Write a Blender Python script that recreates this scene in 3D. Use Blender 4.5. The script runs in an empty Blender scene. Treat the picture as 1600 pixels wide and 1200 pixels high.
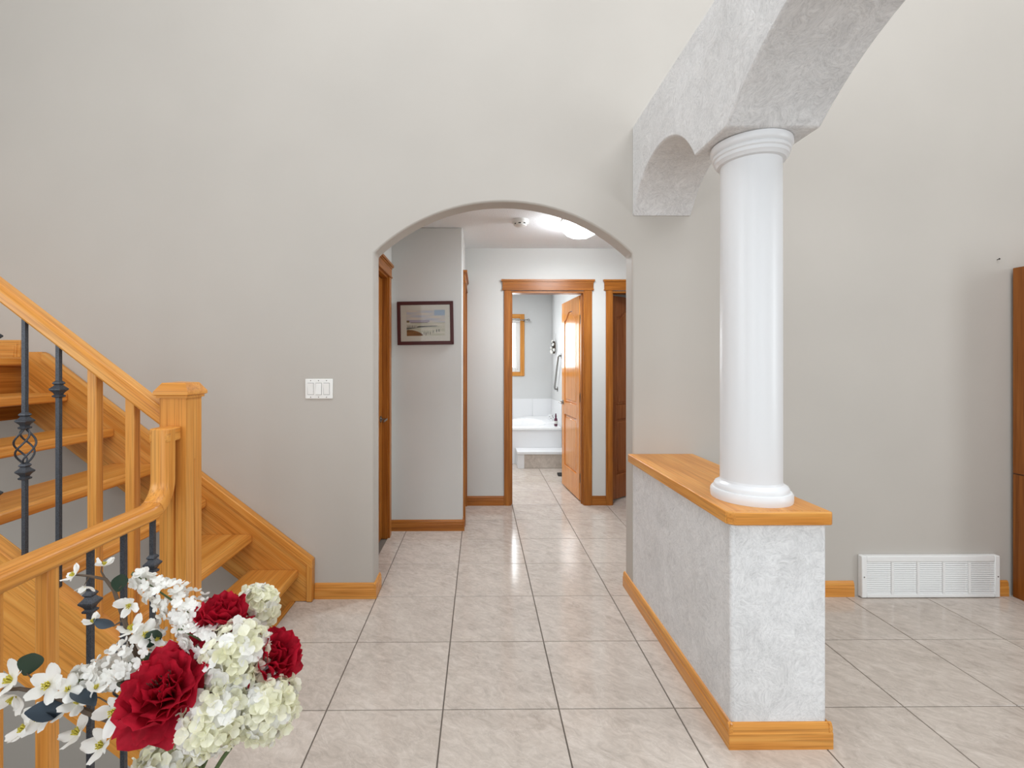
import bpy, bmesh, math, random
from mathutils import Vector, Matrix, Quaternion
random.seed(7)
R = math.radians
PI = math.pi
scene = bpy.context.scene
C = scene.collection

# ------------------------------------------------------------------ camera
F_PX, PX, PY, HC, YAW = 742.0, 756.5, 570.0, 1.36, R(0.5)
cam_d = bpy.data.cameras.new('camera'); cam = bpy.data.objects.new('camera', cam_d); C.objects.link(cam)
cam_d.sensor_width = 36.0; cam_d.lens = F_PX / 1600 * 36.0
cam_d.shift_x = (800 - PX) / 1600; cam_d.shift_y = -(600 - PY) / 1600
cam_d.clip_start = 0.02
cam.location = (0, 0, HC); cam.rotation_euler = (R(90), 0, -YAW)
scene.camera = cam

# ------------------------------------------------------------------ world, daylight, exposure
world = bpy.data.worlds.new('world'); scene.world = world; world.use_nodes = True
bg = world.node_tree.nodes['Background']
bg.inputs[0].default_value = (0.86, 0.93, 1.0, 1); bg.inputs[1].default_value = 1.2
scene.view_settings.view_transform = 'Standard'; scene.view_settings.look = 'None'
scene.view_settings.exposure = 0.0; scene.view_settings.gamma = 1.0
scene.view_settings.use_curve_mapping = False

def area(name, loc, rot, sx, sy, power, col):
    l = bpy.data.lights.new(name, 'AREA'); l.shape = 'RECTANGLE'; l.size = sx; l.size_y = sy
    l.energy = power; l.color = col
    o = bpy.data.objects.new(name, l); C.objects.link(o); o.location = loc; o.rotation_euler = rot
    return o
# daylight entering the windows of the wall behind the camera and of the right hand wall
area('daylight_back_a', (-1.3, -3.44, 2.1), (R(90), 0, 0), 2.8, 3.8, 70, (0.89, 0.955, 1.0))
area('daylight_back_b', (1.9, -3.44, 2.1), (R(90), 0, 0), 2.6, 3.8, 24, (0.89, 0.955, 1.0))
area('daylight_right', (5.05, -0.35, 1.75), (R(90), 0, R(90)), 1.3, 2.1, 46, (0.9, 0.96, 1.0))
area('left_fill', (-4.35, -1.2, 2.3), (R(90), 0, R(-90)), 2.4, 2.4, 74, (0.9, 0.96, 1.0))  # added fill, placed in an invented window of the left wall
# added overhead fill, placed in two invented roof openings
area('roof_fill_a', (-0.6, 0.9, 5.15), (0, 0, 0), 2.2, 1.8, 48, (0.95, 0.975, 1.0))
area('roof_fill_b', (2.6, 0.9, 5.15), (0, 0, 0), 2.2, 1.8, 70, (0.95, 0.975, 1.0))
# bathroom: its window, and an added unseen ceiling fill
area('daylight_bath', (0.27, 7.38, 1.67), (R(-90), 0, 0), 0.56, 0.68, 9, (0.9, 0.96, 1.0))
area('bath_fill', (0.1, 5.9, 2.47), (0, 0, 0), 0.5, 0.5, 30, (0.93, 0.97, 1.0))

# ------------------------------------------------------------------ pixel helper (a pixel is a direction; distance comes from Y)
def at(px, py, Y):
    xc = (px - PX) / F_PX; zc = (PY - py) / F_PX
    dx = xc * math.cos(YAW) + math.sin(YAW); dy = math.cos(YAW) - xc * math.sin(YAW)
    t = Y / dy
    return Vector((dx * t, Y, HC + zc * t))

# ------------------------------------------------------------------ materials
def srgb(r, g, b):
    f = lambda c: (c/255/12.92 if c/255 <= .04045 else ((c/255+.055)/1.055)**2.4)
    return (f(r), f(g), f(b), 1)
class NT:
    def __init__(s, name):
        s.m = bpy.data.materials.new(name); s.m.use_nodes = True
        s.t = s.m.node_tree; s.b = s.t.nodes['Principled BSDF']
    def n(s, typ, **kw):
        n = s.t.nodes.new(typ)
        for k, v in kw.items():
            if k.startswith('i_'): n.inputs[k[2:].replace('_', ' ')].default_value = v
            else: setattr(n, k, v)
        return n
    def l(s, a, b): s.t.links.new(a, b)
    def ramp(s, fac, stops):
        r = s.n('ShaderNodeValToRGB'); e = r.color_ramp.elements
        while len(e) < len(stops): e.new(0.5)
        for k, (p, c) in enumerate(stops): e[k].position = p; e[k].color = c
        s.l(fac, r.inputs[0]); return r.outputs[0]
    def coords(s, rot=(0,0,0), scale=(1,1,1), rnd=0.0):
        tc = s.n('ShaderNodeTexCoord'); mp = s.n('ShaderNodeMapping')
        out = tc.outputs['Object']
        if rnd:
            oi = s.n('ShaderNodeObjectInfo'); mu = s.n('ShaderNodeMath', operation='MULTIPLY'); mu.inputs[1].default_value = rnd
            s.l(oi.outputs['Random'], mu.inputs[0])
            ad = s.n('ShaderNodeVectorMath', operation='ADD'); s.l(out, ad.inputs[0]); s.l(mu.outputs[0], ad.inputs[1]); out = ad.outputs[0]
        r1 = s.n('ShaderNodeMapping'); r1.inputs['Rotation'].default_value = rot; s.l(out, r1.inputs[0])
        mp.inputs['Scale'].default_value = scale; s.l(r1.outputs[0], mp.inputs[0]); return mp.outputs[0]
    def noise(s, vec, scale=1, detail=4, rough=.5, dist=0):
        n = s.n('ShaderNodeTexNoise'); n.inputs['Scale'].default_value = scale; n.inputs['Detail'].default_value = detail
        n.inputs['Roughness'].default_value = rough; n.inputs['Distortion'].default_value = dist
        s.l(vec, n.inputs['Vector']); return n.outputs['Fac']
    def mix(s, a, b, fac, mode='MIX'):
        m = s.n('ShaderNodeMix', data_type='RGBA', blend_type=mode)
        for sock, v in ((m.inputs[0], fac), (m.inputs[6], a), (m.inputs[7], b)):
            if hasattr(v, 'is_linked'): s.l(v, sock)
            else: sock.default_value = v
        return m.outputs[2]
    def bump(s, h, strength=.2, dist=.01):
        b = s.n('ShaderNodeBump'); b.inputs['Strength'].default_value = strength; b.inputs['Distance'].default_value = dist
        s.l(h, b.inputs['Height']); s.l(b.outputs[0], s.b.inputs['Normal'])

M = {}
def plain(name, col, rough=.5, metal=0, spec=.5, emit=None, es=0, coat=0):
    t = NT(name); b = t.b; b.inputs['Base Color'].default_value = col; b.inputs['Roughness'].default_value = rough
    b.inputs['Metallic'].default_value = metal; b.inputs['Specular IOR Level'].default_value = spec; b.inputs['Coat Weight'].default_value = coat
    if emit: b.inputs['Emission Color'].default_value = emit; b.inputs['Emission Strength'].default_value = es
    M[name] = t.m; return t.m
def wood(name, dark, mid, light, axis, rot=0.0, rough=.32):
    t = NT(name)
    sc = {'x': (1.3, 30, 30), 'y': (30, 1.3, 30), 'z': (30, 30, 1.3)}[axis]
    fine = tuple(v * (6 if v > 2 else 2.2) for v in sc)
    v = t.coords((0, rot, 0), sc, 13.0); v2 = t.coords((0, rot, 0), fine, 13.0)
    a = t.noise(v, 1, 3, .55, .6); p = t.noise(v2, 1, 2, .6)
    col = t.ramp(a, [(.28, dark), (.5, mid), (.72, light)])
    pores = t.ramp(p, [(.36, (.6, .53, .48, 1)), (.5, (1, 1, 1, 1))])
    col = t.mix(col, pores, .6, 'MULTIPLY')
    t.l(col, t.b.inputs['Base Color']); t.b.inputs['Roughness'].default_value = rough
    t.b.inputs['Specular IOR Level'].default_value = .32
    t.bump(p, .06, .002); M[name] = t.m
TH = math.atan(.2027 / .262)
OD, OM, OL = srgb(200, 128, 52), srgb(216, 147, 68), srgb(226, 165, 86)
for a in 'xyz': wood('oak_' + a, OD, OM, OL, a)
wood('oak_s', OD, OM, OL, 'x', -TH)
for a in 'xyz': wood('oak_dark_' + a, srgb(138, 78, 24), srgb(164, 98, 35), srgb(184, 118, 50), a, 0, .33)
wood('door_oak', srgb(226, 144, 70), srgb(238, 160, 84), srgb(244, 174, 100), 'z', 0, .12)
wood('cabinet_brown', srgb(118, 64, 20), srgb(140, 80, 30), srgb(156, 94, 40), 'z', 0, .3)
wood('door_brown', srgb(146, 82, 44), srgb(164, 98, 56), srgb(178, 112, 66), 'z', 0, .2)

def paint(name, col, rough=.6):
    t = NT(name); v = t.coords(); a = t.noise(v, 1.3, 3, .5); f = t.noise(v, 160, 2, .5)
    c2 = tuple(x * .955 for x in col[:3]) + (1,)
    t.l(t.ramp(a, [(.35, c2), (.65, col)]), t.b.inputs['Base Color']); t.b.inputs['Roughness'].default_value = rough
    t.b.inputs['Specular IOR Level'].default_value = .3
    t.bump(f, .05, .002); M[name] = t.m
paint('wall_paint', srgb(193, 187, 179))
paint('wall_paint_lightened', srgb(212, 211, 207))  # wall paint lightened and greyed to make up for dim, warm hall light
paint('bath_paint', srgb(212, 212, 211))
def ceiling_mat():
    t = NT('ceiling_paint'); v = t.coords(); f = t.noise(v, 90, 3, .6)
    t.b.inputs['Base Color'].default_value = srgb(240, 241, 242); t.b.inputs['Roughness'].default_value = .9
    t.bump(f, .5, .006); M['ceiling_paint'] = t.m
ceiling_mat()
def plaster_mat():                                                     # sponged and swirled white over grey plaster
    t = NT('swirl_plaster'); v = t.coords()
    d = t.n('ShaderNodeTexNoise'); d.inputs['Scale'].default_value = 6; d.inputs['Detail'].default_value = 2; t.l(v, d.inputs['Vector'])
    mv = t.n('ShaderNodeVectorMath', operation='MULTIPLY_ADD'); mv.inputs[1].default_value = (.22, .22, .22)
    t.l(d.outputs['Color'], mv.inputs[0]); t.l(v, mv.inputs[2])
    a = t.noise(mv.outputs[0], 9, 5, .62, .8); b = t.noise(mv.outputs[0], 34, 4, .65, 1.6); c = t.noise(v, 3.0, 3, .5)
    col = t.ramp(a, [(.34, srgb(208, 208, 208)), (.5, srgb(228, 228, 228)), (.66, srgb(241, 241, 241))])
    col = t.mix(col, t.ramp(b, [(.33, srgb(194, 194, 195)), (.52, srgb(230, 230, 231)), (.68, srgb(250, 250, 250))]), .45)
    e_ = t.noise(mv.outputs[0], 120, 3, .7, .6)
    col = t.mix(col, t.ramp(e_, [(.36, srgb(184, 184, 185)), (.52, srgb(232, 232, 232)), (.7, srgb(252, 252, 252))]), .3)
    col = t.mix(col, t.ramp(c, [(.35, (.9, .89, .88, 1)), (.65, (1, 1, 1, 1))]), .7, 'MULTIPLY')
    t.l(col, t.b.inputs['Base Color']); t.b.inputs['Roughness'].default_value = .55
    t.bump(b, .45, .006); M['swirl_plaster'] = t.m
plaster_mat()
def tile_mat():
    t = NT('floor_tile'); v = t.coords((0, 0, R(35)), (1, 1.5, 1), 31.0)
    a = t.noise(v, 4.0, 6, .66, .8)
    v2 = t.coords((0, 0, R(35)), (9, 17, 9), 31.0); b = t.noise(v2, 1.6, 6, .7, 1.1)
    vn = t.noise(t.coords((0, 0, R(50)), (3.2, 6, 3), 17.0), 1.0, 5, .7, 2.2)
    oi = t.n('ShaderNodeObjectInfo')
    col = t.ramp(a, [(.36, srgb(184, 172, 161)), (.52, srgb(201, 189, 178)), (.68, srgb(210, 199, 188))])
    col = t.mix(col, t.ramp(b, [(.34, srgb(173, 161, 151)), (.52, srgb(202, 190, 179)), (.7, srgb(226, 216, 207))]), .5)
    vein = t.ramp(vn, [(.488, (0, 0, 0, 1)), (.5, (1, 1, 1, 1)), (.512, (0, 0, 0, 1))])
    vf = t.n('ShaderNodeMath', operation='MULTIPLY'); vf.inputs[1].default_value = .28; t.l(vein, vf.inputs[0])
    col = t.mix(col, srgb(232, 224, 216), vf.outputs[0])
    col = t.mix(col, t.ramp(oi.outputs['Random'], [(0, (.95, .945, .94, 1)), (1, (1, 1, 1, 1))]), 1, 'MULTIPLY')
    t.l(col, t.b.inputs['Base Color']); t.b.inputs['Roughness'].default_value = .13
    t.b.inputs['Specular IOR Level'].default_value = .45
    t.bump(a, .03, .003); M['floor_tile'] = t.m
tile_mat()
def iron_mat():
    t = NT('wrought_iron'); v = t.coords(); f = t.noise(v, 420, 3, .6)
    t.l(t.ramp(f, [(.35, srgb(48, 50, 55)), (.7, srgb(88, 91, 98))]), t.b.inputs['Base Color'])
    t.b.inputs['Roughness'].default_value = .42; t.b.inputs['Metallic'].default_value = .45; t.bump(f, .35, .002); M['wrought_iron'] = t.m
iron_mat()
plain('grout', srgb(112, 102, 93), .8)
plain('white_gloss', srgb(230, 230, 231), .32, 0, .4)
plain('white_enamel', srgb(238, 238, 236), .35)
plain('white_plastic', srgb(240, 239, 235), .4)
plain('tub_white', srgb(244, 244, 244), .12)
plain('slot_dark', srgb(60, 60, 60), .7)
plain('nickel', srgb(150, 148, 144), .25, 1)
plain('brass', srgb(190, 150, 80), .3, 1)
plain('dark_metal', srgb(60, 58, 56), .35, 1)
plain('mahogany', srgb(72, 24, 20), .45, 0, .3)
plain('mat_board', srgb(216, 210, 196), .8)
plain('lamp_glass', srgb(255, 252, 245), .3, 0, .5, (.90, .95, 1, 1), 44.0)
plain('window_glow', srgb(250, 252, 255), .2, 0, .5, (.93, .97, 1, 1), 3.2)
plain('lower_floor', srgb(150, 140, 128), .9)
plain('bottle_plum', srgb(84, 26, 56), .25)
plain('leaf_dark', srgb(38, 62, 46), .5)
plain('leaf_blue', srgb(44, 58, 70), .5)
plain('stem_green', srgb(84, 100, 60), .6)
plain('twig', srgb(92, 76, 62), .8)
plain('stamen', srgb(200, 186, 70), .7)
plain('stamen_dark', srgb(70, 52, 40), .7)
plain('ceramic_vase', srgb(120, 110, 100), .3)
def petal(name, c1, c2, scale=18):
    t = NT(name); v = t.coords((0, 0, 0), (1, 1, 1), 5.0); a = t.noise(v, scale, 3, .6)
    t.l(t.ramp(a, [(.35, c1), (.65, c2)]), t.b.inputs['Base Color']); t.b.inputs['Roughness'].default_value = .65
    t.b.inputs['Specular IOR Level'].default_value = .25
    tl = t.n('ShaderNodeBsdfTranslucent'); mx = t.n('ShaderNodeMixShader'); mx.inputs[0].default_value = .32
    t.l(t.b.inputs['Base Color'].links[0].from_socket, tl.inputs['Color']); t.l(t.b.outputs[0], mx.inputs[1]); t.l(tl.outputs[0], mx.inputs[2])
    t.l(mx.outputs[0], t.t.nodes['Material Output'].inputs['Surface']); M[name] = t.m
petal('petal_red', srgb(156, 10, 34), srgb(204, 28, 54), 30)
petal('petal_cream', srgb(240, 238, 206), srgb(252, 250, 234), 14)
petal('petal_white', srgb(246, 244, 238), srgb(253, 252, 248), 14)

# ------------------------------------------------------------------ mesh builder
class MB:
    def __init__(s): s.v = []; s.f = []; s.sm = []
    def add(s, vs, fs, smooth=False):
        o = len(s.v); s.v += [Vector(v) for v in vs]; s.f += [tuple(i + o for i in f) for f in fs]; s.sm += [smooth] * len(fs); return s
    def box(s, x0, x1, y0, y1, z0, z1):
        return s.add([(x0,y0,z0),(x1,y0,z0),(x1,y1,z0),(x0,y1,z0),(x0,y0,z1),(x1,y0,z1),(x1,y1,z1),(x0,y1,z1)],
                     [(3,2,1,0),(4,5,6,7),(0,1,5,4),(1,2,6,5),(2,3,7,6),(3,0,4,7)])
    def cbox(s, x0, x1, y0, y1, z0, z1, c=.004):                       # box with chamfered top edges
        return s.loft([[(x0,y0,z0),(x1,y0,z0),(x1,y1,z0),(x0,y1,z0)], [(x0,y0,z1-c),(x1,y0,z1-c),(x1,y1,z1-c),(x0,y1,z1-c)],
                       [(x0+c,y0+c,z1),(x1-c,y0+c,z1),(x1-c,y1-c,z1),(x0+c,y1-c,z1)]])
    def loft(s, rings, cap=True, closed=True, smooth=False):
        n = len(rings[0]); vs = [p for r in rings for p in r]; fs = []
        for k in range(len(rings) - 1):
            for i in range(n if closed else n - 1):
                j = (i + 1) % n; fs.append((k*n+i, k*n+j, (k+1)*n+j, (k+1)*n+i))
        o = len(s.v); s.add(vs, fs, smooth)
        if cap:
            s.f.append(tuple(o + i for i in range(n))[::-1]); s.sm.append(False)
            q = o + (len(rings) - 1) * n; s.f.append(tuple(q + i for i in range(n))); s.sm.append(False)
        return s
    def prism(s, poly, axis, a, b):                                    # poly in the two other axes, extruded along axis a..b
        if axis == 'y': g = lambda p, t: (p[0], t, p[1])
        elif axis == 'x': g = lambda p, t: (t, p[0], p[1])
        else: g = lambda p, t: (p[0], p[1], t)
        return s.loft([[g(p, a) for p in poly], [g(p, b) for p in poly]])
    def lathe(s, prof, n=32, c=(0,0,0), smooth=True, rot=None, start=0.0):
        c = Vector(c); rings = []
        for r, z in prof:
            ring = []
            for i in range(n):
                a = start + 2 * PI * i / n; p = Vector((r * math.cos(a), r * math.sin(a), z))
                if rot: p = rot @ p
                ring.append(c + p)
            rings.append(ring)
        return s.loft(rings, True, True, smooth)
    def sqlathe(s, prof, c=(0,0,0)):
        return s.lathe([(r * math.sqrt(2), z) for r, z in prof], 4, c, False, None, PI / 4)
    def tube(s, pts, rad, n=8, cap=True):
        pts = [Vector(p) for p in pts]; rings = []; up = None
        for i, p in enumerate(pts):
            d = (pts[min(i+1, len(pts)-1)] - pts[max(i-1, 0)]).normalized()
            if up is None:
                up = d.orthogonal().normalized()
            else:
                up = (up - d * up.dot(d)).normalized()
            w = d.cross(up); r = rad[i] if isinstance(rad, (list, tuple)) else rad
            rings.append([p + up * (r * math.cos(2*PI*k/n)) + w * (r * math.sin(2*PI*k/n)) for k in range(n)])
        return s.loft(rings, cap, True, True)
    def sweep(s, frames, prof, smooth=False):                          # frames: (origin, u, v); prof: (a, b) polygon
        return s.loft([[Vector(o) + Vector(u) * a + Vector(v) * b for a, b in prof] for o, u, v in frames], True, True, smooth)
    def mesh(s, name, mat, origin=None):
        if origin is None:
            xs = [v.x for v in s.v]; ys = [v.y for v in s.v]; zs = [v.z for v in s.v]
            origin = Vector(((min(xs)+max(xs))/2, (min(ys)+max(ys))/2, min(zs)))
        origin = Vector(origin)
        me = bpy.data.meshes.new(name); me.from_pydata([v - origin for v in s.v], [], s.f)
        me.polygons.foreach_set('use_smooth', s.sm)
        bm = bmesh.new(); bm.from_mesh(me); bmesh.ops.recalc_face_normals(bm, faces=bm.faces); bm.to_mesh(me); bm.free()
        me.materials.append(M[mat]); me.set_sharp_from_angle(angle=R(38)); me.update(); return me, origin
    def build(s, name, mat, parent=None, bevel=0, seg=2, origin=None):
        me, o = s.mesh(name, mat, origin)
        ob = bpy.data.objects.new(name, me); C.objects.link(ob); place(ob, o, parent)
        if bevel:
            md = ob.modifiers.new('bevel', 'BEVEL'); md.width = bevel; md.segments = seg; md.limit_method = 'ANGLE'; md.angle_limit = R(40)
        return ob
WPOS = {}
def wpos(o): return WPOS.get(o.name, Vector((0,0,0)))
def place(ob, o, parent):
    WPOS[ob.name] = Vector(o)
    if parent: ob.parent = parent; ob.location = Vector(o) - wpos(parent)
    else: ob.location = o
def empty(name, loc):
    e = bpy.data.objects.new(name, None); e.empty_display_size = .05; C.objects.link(e); e.location = loc; WPOS[e.name] = Vector(loc); return e
def tag(o, label, cat, group=None):
    o['label'] = label; o['category'] = cat
    if group: o['group'] = group
    return o
def thing(name, loc, label, cat, group=None): return tag(empty(name, loc), label, cat, group)
def struct(o): o['kind'] = 'structure'; return o
def inst(name, me, parent, loc, rot=None, scale=None):                 # loc in world space
    ob = bpy.data.objects.new(name, me); C.objects.link(ob); ob.parent = parent; ob.location = Vector(loc) - wpos(parent)
    if rot is not None: ob.rotation_mode = 'QUATERNION'; ob.rotation_quaternion = rot
    if scale is not None: ob.scale = (scale,) * 3 if not isinstance(scale, (tuple, list)) else scale
    return ob

# ================================================================== STRUCTURE
YW, WT = 2.776, .13                # main wall front plane and thickness
YB = YW + WT
XJL, XJR = -.617, .893             # archway jambs
ZTOP = 5.2
EDGE = -1.062                      # floor edge at the stairwell
HALL_Z = 2.488
YP, YF, YBATH = 3.90, 4.597, 7.45  # picture wall, far hall wall, bathroom back wall
XHL, XPC = -.725, -.142            # hall left wall, corner of picture wall

# main wall with archway
def arc(xa, xb, za, zp, n=28):
    c = (xb - xa) / 2; h = zp - za; r = (c*c + h*h) / (2*h); xm = (xa + xb) / 2; zc = zp - r; a0 = math.asin(min(1, c / r))
    return [(xm + r * math.sin(-a0 + 2*a0*i/n), zc + r * math.cos(-a0 + 2*a0*i/n)) for i in range(n + 1)]
ar = arc(XJL, XJR, 2.012, 2.314)
lower = [(-4.4, -2.6), (EDGE - .03, -2.6), (EDGE - .03, -.05), (XJL, -.05)]
poly = lower + ar + [(XJR, -.05), (5.1, -.05), (5.1, ZTOP), (-4.4, ZTOP)]
struct(MB().prism(poly, 'y', YW, YB).build('wall_front', 'wall_paint', None, .011, 3, (0, YW, 0)))

# other walls of the main room (behind and beside the camera)

def wall_with_holes(axis, t0, t1, a0, a1, z0, z1, holes):
    m = MB(); cur = a0
    def b(p, q, r, s_):
        if q - p < 1e-5 or s_ - r < 1e-5: return
        m.box(p, q, t0, t1, r, s_) if axis == 'x' else m.box(t0, t1, p, q, r, s_)
    for (p, q, r, s_) in sorted(holes):
        b(cur, p, z0, z1); b(p, q, z0, r); b(p, q, s_, z1); cur = q
    b(cur, a1, z0, z1); return m
struct(wall_with_holes('y', -4.55, -4.4, -3.6, YB, -2.6, ZTOP, [(-2.4, 0, 1.1, 3.5)]).build('wall_left', 'wall_paint'))
struct(wall_with_holes('y', 5.1, 5.25, -3.6, YB, -.05, ZTOP, [(-1.0, .3, .7, 2.8)]).build('wall_right', 'wall_paint'))
struct(wall_with_holes('x', -3.65, -3.5, -4.5, 5.25, -2.6, ZTOP, [(-2.7, .1, .2, 4.0), (.6, 3.2, .2, 4.0)]).build('wall_back', 'wall_paint'))
cm = MB()
for p, q, r, t2 in ((-4.5, -1.7, -3.65, YB), (.5, 1.5, -3.65, YB), (3.7, 5.25, -3.65, YB), (-1.7, .5, -3.65, 0), (-1.7, .5, 1.8, YB), (1.5, 3.7, -3.65, 0), (1.5, 3.7, 1.8, YB)):
    cm.box(p, q, r, t2, ZTOP, ZTOP + .1)
struct(cm.build('ceiling', 'ceiling_paint'))
for nm, p, q in (('added_skylight_5', -1.7, .5), ('added_skylight_6', 1.5, 3.7)):  # invented skylights, added to carry the overhead fill
    e = struct(empty(nm, ((p + q)/2, .9, ZTOP)))
    for x0, x1, y0, y1 in ((p, p + .06, 0, 1.8), (q - .06, q, 0, 1.8), (p + .06, q - .06, 0, .06), (p + .06, q - .06, 1.74, 1.8)):
        MB().box(x0, x1, y0, y1, ZTOP + .001, ZTOP + .16).build('window_frame', 'white_enamel', e)
def plain_window(name, axis, t, a0, a1, z0, z1):
    e = struct(empty(name, (a0, t, z0) if axis == 'x' else (t, a0, z0)))
    def bx(p, q, r, s_, w=.05): return MB().box(p, q, t - w, t + w, r, s_) if axis == 'x' else MB().box(t - w, t + w, p, q, r, s_)
    mid = (a0 + a1) / 2
    for p, q, r, s_ in ((a0, a0+.07, z0, z1), (a1-.07, a1, z0, z1), (a0+.07, a1-.07, z0, z0+.07), (a0+.07, a1-.07, z1-.07, z1)):
        bx(p, q, r, s_).build('window_frame', 'white_enamel', e)
    bx(mid-.03, mid+.03, z0+.07, z1-.07).build('mullion', 'white_enamel', e)
plain_window('window_2', 'x', -3.57, -2.7, .1, .2, 4.0)
plain_window('window_3', 'x', -3.57, .6, 3.2, .2, 4.0)
plain_window('window_4', 'y', 5.17, -1.0, .3, .7, 2.8)
plain_window('added_window_7', 'y', -4.47, -2.4, 0, 1.1, 3.5)  # invented window, added to bring light from the left

# hall walls
struct(wall_with_holes('y', XHL - .12, XHL, YB, YP, 0, HALL_Z, [(2.96, 3.735, 0, 2.055)]).build('wall_hall_left', 'wall_paint_lightened'))
struct(MB().box(XHL - .12, XPC, YP, YP + .11, 0, HALL_Z).build('wall_picture', 'wall_paint_lightened', None, .012, 3))
struct(wall_with_holes('y', XPC - .11, XPC, YP + .11, YF, 0, HALL_Z, [(YP + .16, YF - .03, 0, 2.05)]).build('wall_closet', 'wall_paint_lightened'))
struct(wall_with_holes('x', YF, YF + .11, -1.0, 2.5, 0, HALL_Z, [(.286, 1.018, 0, 2.075), (1.272, 2.03, 0, 2.075)]).build('wall_hall_back', 'wall_paint_lightened'))
struct(MB().box(2.3, 2.4, YB, YF, 0, HALL_Z).build('wall_hall_right', 'wall_paint_lightened'))
struct(MB().box(XHL - .12, 2.4, YB, YF + .11, HALL_Z, HALL_Z + .06).build('ceiling_hall', 'ceiling_paint'))
# bathroom shell
XBR, XBL = 1.128, -1.3
struct(wall_with_holes('x', YBATH, YBATH + .12, XBL, XBR + .12, 0, HALL_Z, [(-.09, .630, 1.25, 2.088)]).build('wall_bath_back', 'bath_paint'))
struct(MB().box(XBR, XBR + .1, YF + .11, YBATH, 0, HALL_Z).build('wall_bath_right', 'bath_paint'))
struct(MB().box(XBL - .1, XBL, YF + .11, YBATH, 0, HALL_Z).build('wall_bath_left', 'bath_paint'))
struct(MB().box(XBL - .1, XBR + .1, YF + .11, YBATH + .1, HALL_Z, HALL_Z + .06).build('ceiling_bath', 'ceiling_paint'))
# bedroom beyond the second door
struct(MB().box(XBR + .12, 3.4, 6.8, 6.9, 0, HALL_Z).build('wall_bedroom_back', 'wall_paint'))
struct(MB().box(3.4, 3.5, YF + .11, 6.9, 0, HALL_Z).build('wall_bedroom_right', 'wall_paint'))
struct(MB().box(XBR + .1, 3.5, YF + .11, 6.9, HALL_Z, HALL_Z + .06).build('ceiling_bedroom', 'ceiling_paint'))

# floor: grout bed with single tiles
fl = MB().box(EDGE, 5.1, -3.5, YB + .001, -.05, -.005)
fl.box(XHL - 1.2, 2.4, YB + .001, YF + .11, -.05, -.005)
fl.box(XBL, 3.4, YF + .111, YBATH, -.05, -.005)
floor = struct(fl.build('floor', 'grout', None, 0, 2, (0, 0, -.05)))
TP, GX0, GY0, GAP = .4583, -.1462, 2.3336, .0052
tile_cache = {}
def tile(x0, x1, y0, y1):
    w, d = round(x1 - x0, 4), round(y1 - y0, 4)
    if (w, d) not in tile_cache:
        tile_cache[(w, d)] = MB().cbox(-w/2, w/2, -d/2, d/2, -.008, 0, .0012).mesh('tile', 'floor_tile', (0, 0, 0))[0]
    inst('tile', tile_cache[(w, d)], floor, ((x0+x1)/2, (y0+y1)/2, 0))
def in_zone(zx0, zx1, zy0, zy1):
    for i in range(-12, 16):
        for j in range(-8, 14):
            x0, x1 = GX0 + i*TP + GAP/2, GX0 + (i+1)*TP - GAP/2
            y0, y1 = GY0 + j*TP + GAP/2, GY0 + (j+1)*TP - GAP/2
            x0, x1, y0, y1 = max(x0, zx0), min(x1, zx1), max(y0, zy0), min(y1, zy1)
            if x1 - x0 > .012 and y1 - y0 > .012: tile(x0, x1, y0, y1)
in_zone(EDGE, 4.35, .04, GY0 + TP)
in_zone(XHL, 2.3, GY0 + TP, GY0 + 5*TP)
in_zone(XBL + 1.0, XBR + 1.2, GY0 + 5*TP, 6.6)
# lower floor of the stairwell, and its inner side
struct(MB().box(-4.4, EDGE - .03, -3.5, YW, -2.7, -2.6).build('floor_lower', 'lower_floor'))
struct(MB().box(EDGE, EDGE + .1, -3.5, YW, -2.6, -.05).build('wall_stairwell', 'wall_paint'))
struct(MB().box(-1.091, EDGE, 1.722, YW - .045, -.04, .004).build('trim_1', 'oak_y', None, .004))

# baseboards
BP = [(0, 0), (.014, 0), (.014, .056), (.0115, .059), (.0115, .064), (.0125, .067), (.0105, .078), (.006, .088), (0, .090)]
def base_x(m, x0, x1, y, sgn=-1): m.prism([(y + sgn * a, b) for a, b in BP], 'x', x0, x1)
def base_y(m, y0, y1, x, sgn): m.prism([(x + sgn * a, b) for a, b in BP], 'y', y0, y1)
m = MB(); base_x(m, -.960, XJL + .0136, YW); base_y(m, YW - .0136, YB + .01, XJL, 1)
struct(m.build('baseboard_front', 'oak_x', None))
m = MB(); base_x(m, 1.245, 2.194, YW); struct(m.build('baseboard_right', 'oak_x'))
m = MB(); base_x(m, 3.002, 3.108, YW); struct(m.build('baseboard_corner', 'oak_x'))
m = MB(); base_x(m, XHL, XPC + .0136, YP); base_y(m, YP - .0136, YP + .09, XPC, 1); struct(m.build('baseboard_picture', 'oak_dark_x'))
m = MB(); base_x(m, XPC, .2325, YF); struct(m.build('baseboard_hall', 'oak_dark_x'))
m = MB(); base_x(m, 1.0845, 1.2185, YF); struct(m.build('baseboard_hall_right', 'oak_dark_x'))

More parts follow.
